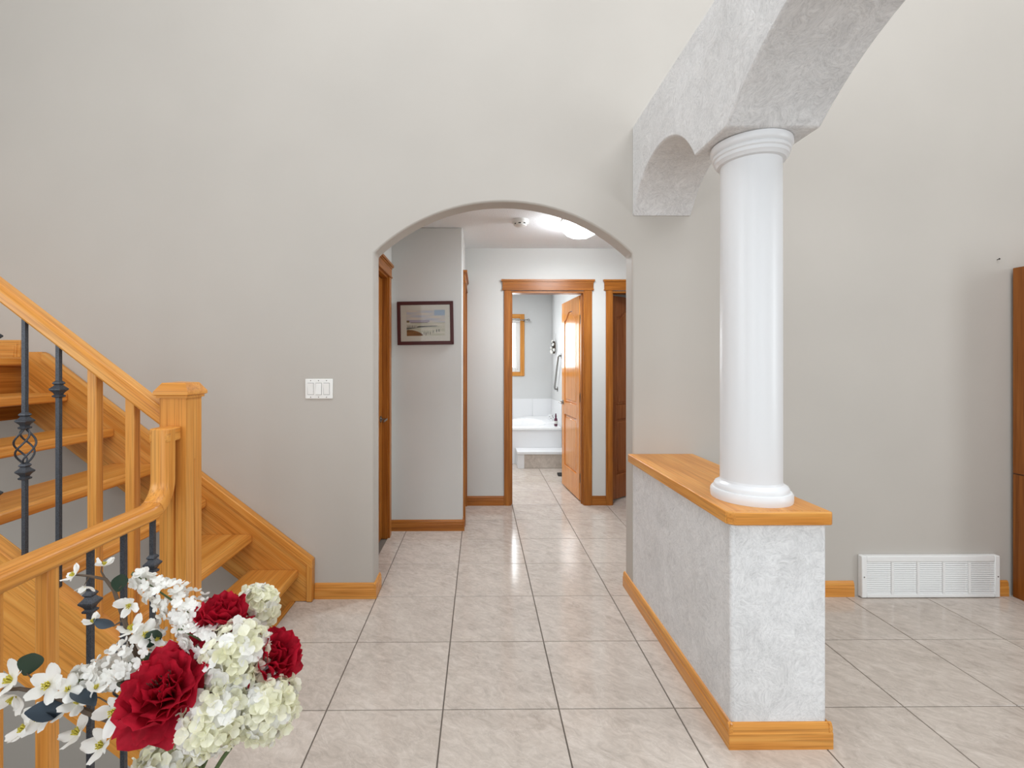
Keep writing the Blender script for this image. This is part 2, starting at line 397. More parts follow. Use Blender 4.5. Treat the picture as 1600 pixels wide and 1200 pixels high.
# half wall with oak cap
HX0, HX1, HY0 = XJR, 1.236, 1.682
struct(MB().box(HX0, HX1, HY0, YW, 0, .792).build('wall_half', 'swirl_plaster', None, .012, 3))
m = MB(); base_y(m, HY0 - .013, YB + .012, HX0, -1); struct(m.build('baseboard_half_side', 'oak_y'))
m = MB(); base_x(m, HX0 - .013, HX1 + .013, HY0); struct(m.build('baseboard_half_front', 'oak_x'))
m = MB(); base_y(m, HY0 - .013, YW, HX1, 1); struct(m.build('baseboard_half_back', 'oak_y'))
capo = struct(empty('trim_2', (1.06, 2.2, .792)))
MB().prism([(.866, YW), (.8768, 1.686), (1.252, 1.686), (1.250, YW)], 'z', .792, .838).build('cap_board', 'oak_y', capo, .004, 2)
MB().prism([(.8768, 1.6855), (.903, 1.667), (1.243, 1.667), (1.252, 1.676), (1.252, 1.6855)], 'z', .792, .838).build('front_edge', 'oak_x', capo, .004, 2)

# plaster beam with arched undersides on the half wall's line
BX0, BX1 = .893, 1.238
def ellarc(ya, yb, zs, zp, n=22): return arc(ya, yb, zs, zp, n)
under = ellarc(.50, 1.715, 2.222, 2.455)
under2 = ellarc(1.972, YW, 2.228, 2.455)
bpoly = [(.30, 2.222)] + under + under2 + [(YW, 2.752), (.30, 2.752)]
b = MB().prism(bpoly, 'x', BX0, BX1).build('ceiling_beam', 'swirl_plaster', None, .008, 2)
struct(b)

# ---------------------------------------------------------------- doors and casings
def casing_head(m, axis, a0, a1, plane, sgn, z0, z1):                  # board with flared cap and bottom bead
    def bx(p, q, d, r, s_):
        lo, hi = sorted((plane, plane + sgn * d))
        m.box(p, q, lo, hi, r, s_) if axis == 'x' else m.box(lo, hi, p, q, r, s_)
    h = z1 - z0
    bx(a0 - .004, a1 + .004, .024, z0, z0 + .012)
    bx(a0, a1, .018, z0 + .012, z1 - .03)
    bx(a0 - .004, a1 + .004, .024, z1 - .03, z1 - .018); bx(a0 - .012, a1 + .012, .034, z1 - .018, z1)
def leaf_mesh(W, H, T, arch=True):
    f = MB(); s = .105; zb, zl0, zl1, zt = .24, .80, .94, H - .125
    f.box(0, s, 0, T, 0, H); f.box(W - s, W, 0, T, 0, H); f.box(s, W - s, 0, T, 0, zb); f.box(s, W - s, 0, T, zl0, zl1)
    pts = [(s, H), (s, zt - .085), (s + .05, zt - .08), (s + .16, zt), (W - s - .16, zt), (W - s - .05, zt - .08), (W - s, zt - .085), (W - s, H)]
    f.prism(pts, 'y', 0, T)
    pan = []
    for z0, z1, top in ((zb, zl0, False), (zl1, zt, True)):
        g = MB(); g.box(s, W - s, T * .3, T * .7, z0, z1 if not top else z1 - .001)
        i = .028
        if top: pp = [(s+i, z0+i), (W-s-i, z0+i), (W-s-i, z1-.085-i), (W-s-.06, z1-.082-i), (W-s-.17, z1-i), (s+.17, z1-i), (s+.06, z1-.082-i), (s+i, z1-.085-i)]
        else: pp = [(s+i, z0+i), (W-s-i, z0+i), (W-s-i, z1-i), (s+i, z1-i)]
        g.prism(pp, 'y', T * .14, T * .86); pan.append(g)
    return f, pan
def place_local(ob, base, rz, parent):
    ob.location = Vector(base) - wpos(parent); ob.rotation_euler = (0, 0, rz)
def make_leaf(parent, base, rz, W, H, mat, handle_side, handle_z=.93):
    T = .036; f, pans = leaf_mesh(W, H, T)
    leaf = f.build('leaf', mat, parent, .003, 1, (0, 0, 0)); place_local(leaf, base, rz, parent); WPOS[leaf.name] = Vector((0, 0, 0))
    for g in pans:
        p = g.build('panel', mat, leaf, .006, 1, (0, 0, 0)); p.location = (0, 0, 0)
    hx = W - .06
    for s_, y0 in ((-1, 0), (1, T)):
        h = MB(); rot = Matrix.Rotation(R(90) * (1 if s_ < 0 else -1), 3, 'X')
        h.lathe([(.026, 0), (.026, .006), (.02, .010)], 20, (hx, y0, handle_z), True, rot)
        h.tube([(hx, y0, handle_z), (hx, y0 + s_ * .045, handle_z)], .009, 10)
        h.tube([(hx + .006, y0 + s_ * .045, handle_z), (hx - .03, y0 + s_ * .048, handle_z), (hx - .105, y0 + s_ * .046, handle_z - .006)], [.010, .009, .007], 10)
        o = h.build('handle', 'nickel', leaf, 0, 1, (0, 0, 0)); o.location = (0, 0, 0)
    for z in (.22, 1.02, 1.80):
        g = MB(); g.box(-.004, .0, .002, T - .002, z - .045, z + .045); g.tube([(-.006, -.004, z - .05), (-.006, -.004, z + .05)], .006, 8)
        o = g.build('hinge', 'brass', leaf, 0, 1, (0, 0, 0)); o.location = (0, 0, 0)
    return leaf
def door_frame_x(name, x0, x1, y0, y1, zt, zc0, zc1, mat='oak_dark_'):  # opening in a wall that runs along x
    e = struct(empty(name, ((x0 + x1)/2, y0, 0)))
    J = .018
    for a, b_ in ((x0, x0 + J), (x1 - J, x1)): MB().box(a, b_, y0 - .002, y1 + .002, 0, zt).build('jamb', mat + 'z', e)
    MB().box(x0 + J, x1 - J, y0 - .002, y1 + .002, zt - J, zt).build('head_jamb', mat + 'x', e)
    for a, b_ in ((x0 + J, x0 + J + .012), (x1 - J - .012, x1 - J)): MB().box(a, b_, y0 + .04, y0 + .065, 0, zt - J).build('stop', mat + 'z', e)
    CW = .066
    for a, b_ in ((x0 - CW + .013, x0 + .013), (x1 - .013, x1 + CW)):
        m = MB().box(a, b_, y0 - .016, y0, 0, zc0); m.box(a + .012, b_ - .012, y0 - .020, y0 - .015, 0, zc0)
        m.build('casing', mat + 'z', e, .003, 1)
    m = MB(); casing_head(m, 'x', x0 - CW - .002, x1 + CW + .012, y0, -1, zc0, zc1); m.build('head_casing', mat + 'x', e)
    return e
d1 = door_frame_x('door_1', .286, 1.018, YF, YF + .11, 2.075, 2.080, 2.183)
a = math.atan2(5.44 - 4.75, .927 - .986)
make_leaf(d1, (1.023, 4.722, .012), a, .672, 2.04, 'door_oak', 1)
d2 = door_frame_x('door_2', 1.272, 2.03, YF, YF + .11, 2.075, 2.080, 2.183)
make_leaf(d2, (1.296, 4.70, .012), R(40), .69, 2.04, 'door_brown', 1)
# closed door in the hall's left wall
d3 = struct(empty('door_3', (XHL, 3.35, 0)))
y0, y1, zt = 2.96, 3.735, 2.055
for p, q in ((y0, y0 + .018), (y1 - .018, y1)): MB().box(XHL - .122, XHL + .002, p, q, 0, zt).build('jamb', 'oak_dark_z', d3)
MB().box(XHL - .122, XHL + .002, y0 + .018, y1 - .018, zt - .018, zt).build('head_jamb', 'oak_dark_y', d3)
for p, q in ((y0 + .018, y0 + .03), (y1 - .03, y1 - .018)): MB().box(XHL - .10, XHL - .082, p, q, 0, zt - .018).build('stop', 'oak_dark_z', d3)
for p, q in ((y0 - .05, y0 + .006), (y1 - .006, y1 + .066)): MB().box(XHL, XHL + .018, p, q, 0, 2.05).build('casing', 'oak_dark_z', d3, .004, 2)
m = MB(); casing_head(m, 'y', y0 - .05, y1 + .076, XHL, 1, 2.05, 2.155); m.build('head_casing', 'oak_dark_y', d3)
make_leaf(d3, (XHL - .040, y0 + .02, .012), R(90), .732, 2.02, 'oak_dark_z', 1)
# closet door casing seen edge-on past the picture wall
d4 = struct(empty('door_4', (XPC, 4.25, 0)))
y0, y1 = YP + .16, YF - .03
for p, q in ((y0 - .066, y0 + .006), (y1 - .006, YF - .001)): MB().box(XPC, XPC + .018, p, q, 0, 2.05).build('casing', 'oak_dark_z', d4)
m = MB(); casing_head(m, 'y', y0 - .07, YF - .02, XPC, 1, 2.05, 2.155); m.build('head_casing', 'oak_dark_y', d4)
MB().box(XPC - .06, XPC - .025, y0, y1, .01, 2.045).build('leaf', 'oak_dark_z', d4)

# bathroom window
w1 = struct(empty('window_1', (.27, YBATH, 1.18)))
WX0, WX1, WZ0, WZ1 = -.155, .696, 1.183, 2.155
for p, q, r, s_, mt in ((WX0, WX0+.066, WZ0, WZ1, 'oak_z'), (WX1-.066, WX1, WZ0, WZ1, 'oak_z'), (WX0+.066, WX1-.066, WZ0, WZ0+.066, 'oak_x'), (WX0+.066, WX1-.066, WZ1-.066, WZ1, 'oak_x')):
    MB().box(p, q, YBATH - .018, YBATH, r, s_).build('casing', mt, w1, .003, 1)
gx0, gx1, gz0, gz1 = -.09, .630, 1.25, 2.088
for p, q, r, s_ in ((gx0, gx0+.07, gz0, gz1), (gx1-.07, gx1, gz0, gz1), (gx0+.07, gx1-.07, gz0, gz0+.07), (gx0+.07, gx1-.07, gz1-.07, gz1)):
    MB().box(p, q, YBATH + .02, YBATH + .09, r, s_).build('sash', 'white_enamel', w1, .004, 1)
MB().box(gx0+.07, gx1-.07, YBATH + .05, YBATH + .056, gz0+.07, gz1-.07).build('pane', 'window_glow', w1)
MB().tube([(.585, YBATH + .02, 1.29), (.585, YBATH - .005, 1.30), (.582, YBATH - .012, 1.40)], .006, 8).build('crank', 'white_plastic', w1)

# tub surround tiles on the bathroom walls
sp = struct(empty('trim_3', (0, YBATH, .5)))
for k in range(8):
    x0 = XBL + k * .3035; MB().cbox(0, .300, 0, .326, 0, .008, .001)
    m = MB().box(x0, min(x0 + .300, XBR), YBATH - .008, YBATH, .50, .83); m.build('tile', 'white_gloss', sp, .002, 1)
for k in range(3):
    y0 = YBATH - .008 - (k + 1) * .3035
    MB().box(XBR - .008, XBR, y0, y0 + .300, .50, .83).build('tile', 'white_gloss', sp, .002, 1)

# ================================================================== STAIRCASE
XE, ZE, SL = -.965, .237, .2027 / .262
ztop = lambda X: ZE + SL * (XE - X)
st = thing('staircase', (-1.8, 2.2, 0), 'open-riser oak staircase climbing along the grey wall to a landing', 'staircase')
def stringer(y0, y1, x_end, dz, h, end_drop):
    xl = -2.58; pts = []
    if end_drop:
        pts = [(x_end, ztop(x_end) + dz), (x_end, .002), (-1.061, .002), (-1.061, max(-.13, ztop(-1.061) + dz - h))]
    else:
        pts = [(x_end, ztop(x_end) + dz), (x_end, ztop(x_end) + dz - h)]
    zl = 1.434 + dz; xt = XE - (zl - dz - ZE) / SL
    pts += [(xl, ztop(xl) + dz - h), (xl, zl), (xt, zl)]
    return MB().prism(pts, 'y', y0, y1)
stringer(YW - .041, YW - .001, XE, 0, .436, True).build('stringer', 'oak_s', st, .003, 1)
stringer(1.645, 1.692, -1.096, -.043, .408, False).build('stringer', 'oak_s', st, .004, 1)
# moulding strips along the top edges
for ya, yb, xe, dz in ((YW - .052, YW - .001, XE + .004, 0), (1.640, 1.697, -1.096, -.043)):
    pts = [(xe, ztop(xe) + dz + .004), (xe, ztop(xe) + dz - .045), (-2.50, ztop(-2.50) + dz - .045), (-2.50, ztop(-2.50) + dz + .004)]
    MB().prism(pts, 'y', ya, yb).build('stringer_trim', 'oak_s', st, .004, 1)
MB().box(XE - .03, XE + .003, YW - .0505, YW - .0015, .002, ztop(XE) - .004).build('stringer_end_trim', 'oak_z', st, .003, 1)
tm, to = MB().box(-.285, 0, 1.690, YW - .040, -.050, 0).mesh('tread', 'oak_y')
for k in range(6):
    X, Z = -1.042 - .262 * k, .187 + .2027 * k
    ob = inst('tread', tm, st, to + Vector((X, 0, Z)))
    md = ob.modifiers.new('bevel', 'BEVEL'); md.width = .012; md.segments = 3; md.limit_method = 'ANGLE'
ZL = 1.403
MB().box(-4.39, -2.612, 1.60, YW - .001, ZL - .05, ZL).build('landing', 'oak_y', st, .012, 3)
MB().box(-2.68, -2.640, 1.60, YW - .001, 1.05, ZL - .05).build('riser', 'oak_dark_y', st)
m = MB().box(-4.39, -2.652, YW - .016, YW - .001, ZL, ZL + .10); m.box(-4.39, -2.668, YW - .021, YW - .015, ZL, ZL + .078); m.box(-4.39, -2.680, YW - .025, YW - .02, ZL, ZL + .066)
m.build('landing_baseboard', 'oak_x', st, .002, 1)

# newel post
NX0, NX1, NY0, NY1 = -1.095, -1.005, 1.632, 1.722
nw = thing('newel_post', (-1.05, 1.677, 0), 'square oak newel post with a pyramid cap at the foot of the stairs', 'newel post')
cx, cy, hw, gd = -1.05, 1.677, .045, .008
sec = []
for ang in range(4):
    rot = Matrix.Rotation(R(90) * ang, 2)
    for p in ((-hw, -hw), (.001, -hw), (.0055, -hw + gd), (.010, -hw)):
        q = rot @ Vector(p); sec.append((cx + q.x, cy + q.y))
sq = [(cx - hw, cy - hw), (cx + hw, cy - hw), (cx + hw, cy + hw), (cx - hw, cy + hw)]
m = MB().prism(sec, 'z', 0, 1.03); m.prism(sq, 'z', 1.03, 1.252); m.build('shaft', 'oak_z', nw)
m = MB().sqlathe([(.052, 1.246), (.052, 1.254), (.059, 1.258), (.059, 1.268), (.040, 1.298), (.0, 1.302)], (cx, cy, 0)); m.build('cap', 'oak_x', nw)

# handrail profile
RP = [(-.025, 0), (.025, 0), (.032, .006), (.032, .028), (.029, .039), (.020, .046), (-.020, .046), (-.029, .039), (-.032, .028), (-.032, .006)]
RP2 = [(a, b * 1.12) for a, b in RP]
zrail = lambda X: 1.150 + SL * (-1.098 - X)
sr = thing('stair_railing', (-1.7, 1.667, .6), 'sloping oak handrail with wood and iron balusters beside the upward stairs', 'railing')
n = Vector((math.sin(TH), 0, math.cos(TH)))
m = MB().sweep([(Vector((-1.09, 1.667, zrail(-1.09))), (0, 1, 0), n), (Vector((-2.75, 1.667, zrail(-2.75))), (0, 1, 0), n)], RP2)
hr = m.build('handrail', 'oak_s', sr, .002, 1)
KN = [(.0064, -.030), (.0125, -.027), (.0135, -.022), (.0085, -.018), (.0115, -.011), (.0188, -.002), (.0188, .002), (.0115, .010), (.0085, .015), (.0125, .020), (.0115, .024), (.0064, .030)]
def bar_between(m, x, y, z0, z1, r=.0064): m.box(x - r, x + r, y - r, y + r, z0, z1)
def wood_bal(parent, x, y, z0, z1, skew=0):
    r = .016
    m = MB().loft([[(x-r, y-r, z0+skew*r), (x+r, y-r, z0-skew*r), (x+r, y+r, z0-skew*r), (x-r, y+r, z0+skew*r)],
                   [(x-r, y-r, z1+skew*r), (x+r, y-r, z1-skew*r), (x+r, y+r, z1-skew*r), (x-r, y+r, z1+skew*r)]])
    return m.build('wood_baluster', 'oak_z', parent, .003, 2)
def iron_bal(parent, x, y, z0, z1, kind, zc):
    m = MB()
    if kind == 'basket':
        bar_between(m, x, y, z0, zc - .058); bar_between(m, x, y, zc + .058, z1)
    else: bar_between(m, x, y, z0, z1)
    o = m.build('iron_baluster', 'wrought_iron', parent)
    ks = {'single': (0,), 'double': (-.275, .275), 'basket': (-.088, .088)}[kind]
    for k in ks: MB().sqlathe(KN, (x, y, zc + k)).build('collar', 'wrought_iron', o)
    if kind == 'basket':
        for w in range(4):
            pts = []
            for i in range(17):
                t = i / 16; rr = .004 + .026 * math.sin(PI * t) ** .8; aa = w * PI / 2 + t * PI * 1.15
                pts.append((x + rr * math.cos(aa), y + rr * math.sin(aa), zc - .062 + .124 * t))
            MB().tube(pts, .0033, 6).build('basket_wire', 'wrought_iron', o)
    return o
zs = lambda X: ztop(X) - .043
for k in range(11):
    X = (-1.211, -1.341, -1.467, -1.584, -1.696)[k] if k < 5 else -1.696 - .12 * (k - 4); kind = ('w', 'w', 'single', 'basket', 'double', 'w', 'w', 'single', 'basket', 'double', 'w')[k]
    if kind == 'w': wood_bal(sr, X, 1.667, zs(X) + .002, zrail(X) - .001, SL)
    else:
        zc = {'single': 1.275, 'basket': 1.077, 'double': 1.186}[kind] + (SL * .6 if k > 5 else 0)
        iron_bal(sr, X, 1.667, zs(X) + .004, zrail(X) + .002, kind, zc)
# level guard rail along the stairwell edge, rising in a gooseneck to the newel
gr = thing('guard_railing', (-1.052, 1.0, 0), 'level oak guard rail curving up to the newel post, with iron balusters', 'railing')
zr = .868; yc, rc = 1.494, .066
ax_x, ax_z = Vector((1, 0, 0)), Vector((0, 0, 1)); fr = []
for i in range(0, 17):
    t = R(90) * i / 16; nrm = Vector((0, -math.sin(t), math.cos(t)))
    fr.append((Vector((-1.052, yc, zr + .046 + rc)) - nrm * (rc + .046), ax_x, nrm))
MB().sweep([((-1.052, .05, zr), ax_x, ax_z), ((-1.052, yc + .0005, zr), ax_x, ax_z)] + fr[1:6], RP).build('handrail', 'oak_y', gr, .002, 1)
MB().sweep(fr[5:] + [(Vector((-1.052, yc + rc + .046, 1.148)), ax_x, (0, -1, 0))], RP).build('gooseneck', 'oak_z', gr, .002, 1)
MB().box(-1.0835, -1.0205, 1.5615, 1.633, 1.104, 1.151).build('return_block', 'oak_y', gr, .006, 2)
for Y, kind in ((1.525, 'single'), (1.402, 'basket'), (1.283, 'single'), (1.156, 'w'), (1.02, 'w'), (.89, 'single'), (.76, 'basket'), (.63, 'single'), (.50, 'w'), (.37, 'w'), (.24, 'single')):
    if kind == 'w': wood_bal(gr, -1.045, Y, .002, zr + .002)
    else: iron_bal(gr, -1.045, Y, .002, zr + .002, kind, .725 if kind == 'single' else .44)

# ================================================================== OBJECTS
# column
co = thing('column', (1.066, 1.862, .838), 'round white column standing on the oak cap of the half wall', 'column')
CX, CY = 1.066, 1.862
MB().lathe([(.143, .838), (.1445, .850), (.144, .866), (.139, .874), (.132, .876), (.1315, .886), (.127, .894), (.118, .899), (.111, .904), (.109, .912)], 64, (CX, CY, 0)).build('base', 'white_gloss', co)
MB().lathe([(.109, .905), (.109, 1.4), (.108, 2.16)], 64, (CX, CY, 0)).build('shaft', 'white_gloss', co)
MB().lathe([(.108, 2.145), (.120, 2.148), (.125, 2.156), (.130, 2.160), (.131, 2.172), (.136, 2.176), (.137, 2.186), (.1335, 2.189), (.140, 2.194), (.1445, 2.203), (.143, 2.221)], 64, (CX, CY, 0)).build('capital', 'white_gloss', co)

# three-gang light switch
sw = thing('light_switch', (-.938, YW, 1.165), 'white triple rocker light switch plate on the grey wall by the archway', 'light switch')
x0, x1, z0, z1 = at(477.5, 600, YW).x, at(520.5, 600, YW).x, at(500, 623, YW).z, at(500, 592, YW).z
MB().box(x0, x1, YW - .007, YW, z0, z1).build('plate', 'white_plastic', sw, .003, 2)
xm, zm = (x0 + x1)/2, (z0 + z1)/2
for k in (-1, 0, 1):
    xx = xm + k * .046 - .002
    MB().box(xx - .0185, xx + .0185, YW - .0078, YW - .006, zm - .035, zm + .035).build('rocker_frame', 'slot_dark', sw) if False else None
    fr_ = MB().box(xx - .0178, xx + .0178, YW - .0074, YW - .006, zm - .0345, zm + .0345).build('rocker_gap', 'slot_dark', sw)
    up = 1 if k == 0 else -1
    MB().prism([(YW - .006, zm - .033), (YW - .006, zm + .033), (YW - (.0085 if up > 0 else .012), zm + .033), (YW - .0095, zm), (YW - (.012 if up > 0 else .0085), zm - .033)], 'x', xx - .0165, xx + .0165).build('rocker', 'white_plastic', sw)
    for dz in (-.048, .048): MB().lathe([(.003, 0), (.003, .001), (.0015, .0018)], 10, (xx, YW - .007, zm + dz), True, Matrix.Rotation(R(90), 3, 'X')).build('screw', 'nickel', sw)

# return air grille
vx0, vx1 = at(1344, 900, YW - .02).x, at(1559, 900, YW - .02).x
vz1 = at(1450, 868, YW - .025).z
vg = thing('air_vent', ((vx0 + vx1)/2, YW, 0), 'white return air grille with fine slats at the foot of the wall', 'vent')
yf, zb0 = YW - .034, .004
b_ = .030
m = MB(); m.box(vx0, vx0 + b_, yf, YW - .0005, zb0, vz1); m.box(vx1 - b_, vx1, yf, YW - .0005, zb0, vz1)
m.box(vx0 + b_, vx1 - b_, yf, YW - .0005, vz1 - .034, vz1); m.box(vx0 + b_, vx1 - b_, yf, YW - .0005, zb0, zb0 + .022)
m.build('frame', 'white_enamel', vg, .004, 2)
MB().box(vx0 + b_, vx1 - b_, YW - .004, YW - .0005, zb0 + .022, vz1 - .034).build('backing', 'slot_dark', vg)
zlo, zhi = zb0 + .022, vz1 - .034; ns = 17; pit = (zhi - zlo) / ns
slm, slo = MB().loft([[(vx0 + b_, yf + .003, 0), (vx0 + b_, yf + .006, 0), (vx0 + b_, yf + .009, pit * .66), (vx0 + b_, yf + .006, pit * .72)],
                      [(vx1 - b_, yf + .003, 0), (vx1 - b_, yf + .006, 0), (vx1 - b_, yf + .009, pit * .66), (vx1 - b_, yf + .006, pit * .72)]]).mesh('slat', 'white_enamel')
for k in range(ns): inst('slat', slm, vg, slo + Vector((0, 0, zlo + pit * (k + .15))))
for k in range(1, 5):
    xx = vx0 + b_ + (vx1 - vx0 - 2 * b_) * k / 5
    MB().box(xx - .007, xx + .007, yf - .0005, yf + .02, zlo, zhi).build('divider', 'white_enamel', vg)
for xx in (vx0 + .013, vx1 - .013): MB().lathe([(.004, 0), (.004, .001), (.002, .002)], 10, (xx, yf, (zb0 + vz1)/2), True, Matrix.Rotation(R(90), 3, 'X')).build('screw', 'nickel', vg)

# tall cabinet at the right edge
cb = thing('cabinet', (3.46, 2.55, 0), 'tall brown wooden two-piece cabinet standing against the wall beside the grille', 'cabinet')
kx0, kx1, ky0, ky1 = at(1581, 700, YW - .016).x + .005, 3.92, 2.36, YW - .016
KZ = at(1581, 419, YW - .016).z; KJ = at(1590, 745, YW - .1).z
MB().box(kx0, kx1, ky0, ky1, 0, KJ - .002).build('lower_case', 'cabinet_brown', cb, .002, 1)
MB().box(kx0, kx1, ky0 + .0, ky1, KJ + .002, KZ).build('upper_case', 'cabinet_brown', cb, .002, 1)
MB().box(kx0 + .006, kx1 - .006, ky0 + .006, ky1, KJ - .003, KJ + .003).build('joint', 'slot_dark', cb)
for lo, hi in ((.06, KJ - .02), (KJ + .02, KZ - .03)):
    for k in range(2):
        xa = kx0 + .02 + k * (kx1 - kx0 - .02) / 2; xb = xa + (kx1 - kx0 - .06) / 2
        d = MB().box(xa, xb, ky0 - .02, ky0, lo, hi).build('cabinet_door', 'cabinet_brown', cb, .003, 1)
        MB().box(xa + .06, xb - .06, ky0 - .026, ky0 - .02, lo + .06, hi - .06).build('panel', 'cabinet_brown', d, .004, 1)
        MB().lathe([(.006, 0), (.006, .012), (.014, .018), (.014, .024), (.004, .028)], 14, (xb - .03 if k == 0 else xa + .03, ky0 - .02, (lo + hi)/2), True, Matrix.Rotation(R(90), 3, 'X')).build('knob', 'brass', d)

# little nail left in the wall
p = at(1558, 406, YW)
nl = MB().tube([(p.x, YW, p.z), (p.x, YW - .012, p.z + .003)], .0022, 8); nl.lathe([(.005, 0), (.005, .0015), (.001, .003)], 12, (p.x, YW - .012, p.z + .003), True, Matrix.Rotation(R(90), 3, 'X'))
tag(nl.build('wall_nail', 'dark_metal'), 'small bare nail in the wall above the tall cabinet', 'nail')

# framed picture (generic beach watercolour)
pc = thing('picture_frame', (at(665, 505, YP).x, YP, at(665, 505, YP).z), 'dark red framed beach watercolour hanging in the hall', 'picture')
pw, ph, fw = (at(709, 505, YP).x - at(621.5, 505, YP).x), (at(665, 471, YP).z - at(665, 538.5, YP).z), .028
def pl(ob): ob.location = (0, 0, 0); return ob
fm = MB()
o_ = [(-pw/2, -ph/2), (pw/2, -ph/2), (pw/2, ph/2), (-pw/2, ph/2)]; i_ = [(-pw/2+fw, -ph/2+fw), (pw/2-fw, -ph/2+fw), (pw/2-fw, ph/2-fw), (-pw/2+fw, ph/2-fw)]
for k in range(4):
    q = [o_[k], o_[(k+1) % 4], i_[(k+1) % 4], i_[k]]
    fm.prism(q, 'y', -.022, -.001)
pl(fm.build('frame', 'mahogany', pc, .003, 2, (0, 0, 0)))
mw, mh = pw/2 - fw, ph/2 - fw; iw, ih = .157, .105; ix, iz = .003, .001
mbm = MB(); o2 = [(-mw-.002, -mh-.002), (mw+.002, -mh-.002), (mw+.002, mh+.002), (-mw-.002, mh+.002)]; i2 = [(ix-iw, iz-ih), (ix+iw, iz-ih), (ix+iw, iz+ih), (ix-iw, iz+ih)]
for k in range(4): mbm.prism([o2[k], o2[(k+1) % 4], i2[(k+1) % 4], i2[k]], 'y', -.012, -.008)
pl(mbm.build('mat', 'mat_board', pc, 0, 1, (0, 0, 0)))
def print_col(u, v):                                                   # u right, v up, 0..1
    rnd = random.random
    w = math.sin(u * 9 + v * 23) * .5 + math.sin(u * 4.1 - v * 41) * .5
    col = Vector((205, 198, 192)) + Vector((-14, -8, 4)) * w
    if v > .8 and u > .72: col = Vector((160, 178, 196))
    if v < .52: col = Vector((206, 200, 180)) + Vector((-12, -10, -14)) * w
    if .50 < v < .53 and .1 < u < .55: col = Vector((110, 92, 82))
    if .53 < v < .62 and u < .6: col = Vector((176, 164, 176))
    if .53 < v < .60 and u < .07: col = Vector((120, 96, 60))
    zt = .37 + (.02 if u < .3 else 0) - 0.0 * u
    if u < .8 and abs(v - (.36 - .06 * max(0, .35 - u) * 3 + .05 * max(0, u - .4))) < .045 * (1.05 - u):
        col = Vector((58, 54, 46)) if math.sin(u * 160) > -.3 else Vector((150, 150, 140))
    if u < .28 and .33 < v < .41: col = Vector((214, 210, 196)) if math.sin(u * 150) > 0 else Vector((120, 110, 90))
    if v < .24 - .5 * (u - .05) ** 2 * 2.6 and u < .42: col = Vector((138, 92, 48)) + Vector((20, 14, 8)) * w
    for bx_, bv in ((.45, .10), (.50, .08), (.55, .11), (.61, .10), (.69, .16), (.78, .19), (.84, .2)):
        if abs(u - bx_) < .008 and abs(v - bv) < .05: col = Vector((64, 66, 54))
    return srgb(*[max(0, min(255, c)) for c in col])
NXp, NZp = 150, 96
pv = [(ix - iw + 2*iw*i/NXp, -.0085, iz - ih + 2*ih*j/NZp) for j in range(NZp + 1) for i in range(NXp + 1)]
pf = [(j*(NXp+1)+i, j*(NXp+1)+i+1, (j+1)*(NXp+1)+i+1, (j+1)*(NXp+1)+i) for j in range(NZp) for i in range(NXp)]
t = NT('watercolour_print'); at_ = t.n('ShaderNodeAttribute', attribute_name='print'); t.l(at_.outputs['Color'], t.b.inputs['Base Color']); t.b.inputs['Roughness'].default_value = .8; M['watercolour_print'] = t.m
pm = MB(); pm.add(pv, pf); po = pl(pm.build('print', 'watercolour_print', pc, 0, 1, (0, 0, 0)))
ca = po.data.color_attributes.new('print', 'FLOAT_COLOR', 'POINT')
for k in range(len(pv)): ca.data[k].color = print_col((k % (NXp+1)) / NXp, (k // (NXp+1)) / NZp)
t = NT('picture_glass'); tr = t.n('ShaderNodeBsdfTransparent'); gl = t.n('ShaderNodeBsdfGlossy'); gl.inputs['Roughness'].default_value = .02
fz = t.n('ShaderNodeFresnel'); fz.inputs['IOR'].default_value = 1.25; mx = t.n('ShaderNodeMixShader'); t.l(fz.outputs[0], mx.inputs[0]); t.l(tr.outputs[0], mx.inputs[1]); t.l(gl.outputs[0], mx.inputs[2])
t.l(mx.outputs[0], t.t.nodes['Material Output'].inputs['Surface']); M['picture_glass'] = t.m
pl(MB().box(-mw, mw, -.0145, -.0135, -mh, mh).build('glass', 'picture_glass', pc, 0, 1, (0, 0, 0)))
pc.rotation_euler = (0, R(-.9), 0)

# smoke detector
sx, sy = at(813, 347, 3.70).x, 3.70
sd = thing('smoke_detector', (sx, sy, HALL_Z), 'round white smoke detector on the hall ceiling', 'smoke detector')
MB().lathe([(.064, HALL_Z), (.065, HALL_Z - .022), (.060, HALL_Z - .030)], 40, (sx, sy, 0)).build('body', 'white_plastic', sd)
MB().lathe([(.050, HALL_Z - .030), (.050, HALL_Z - .037)], 32, (sx, sy, 0)).build('vent_ring', 'slot_dark', sd)
for k in range(8):
    a = k * PI / 4 + .2
    MB().box(-.010, .010, -.003, .003, 0, .0085).build('rib', 'white_plastic', sd).matrix_local = Matrix.Translation(Vector((.0505 * math.cos(a), .0505 * math.sin(a), -.0385))) @ Matrix.Rotation(a + PI/2, 4, 'Z')
MB().lathe([(.048, HALL_Z - .037), (.046, HALL_Z - .045), (.030, HALL_Z - .050), (.004, HALL_Z - .052)], 32, (sx, sy, 0)).build('dome', 'white_plastic', sd)

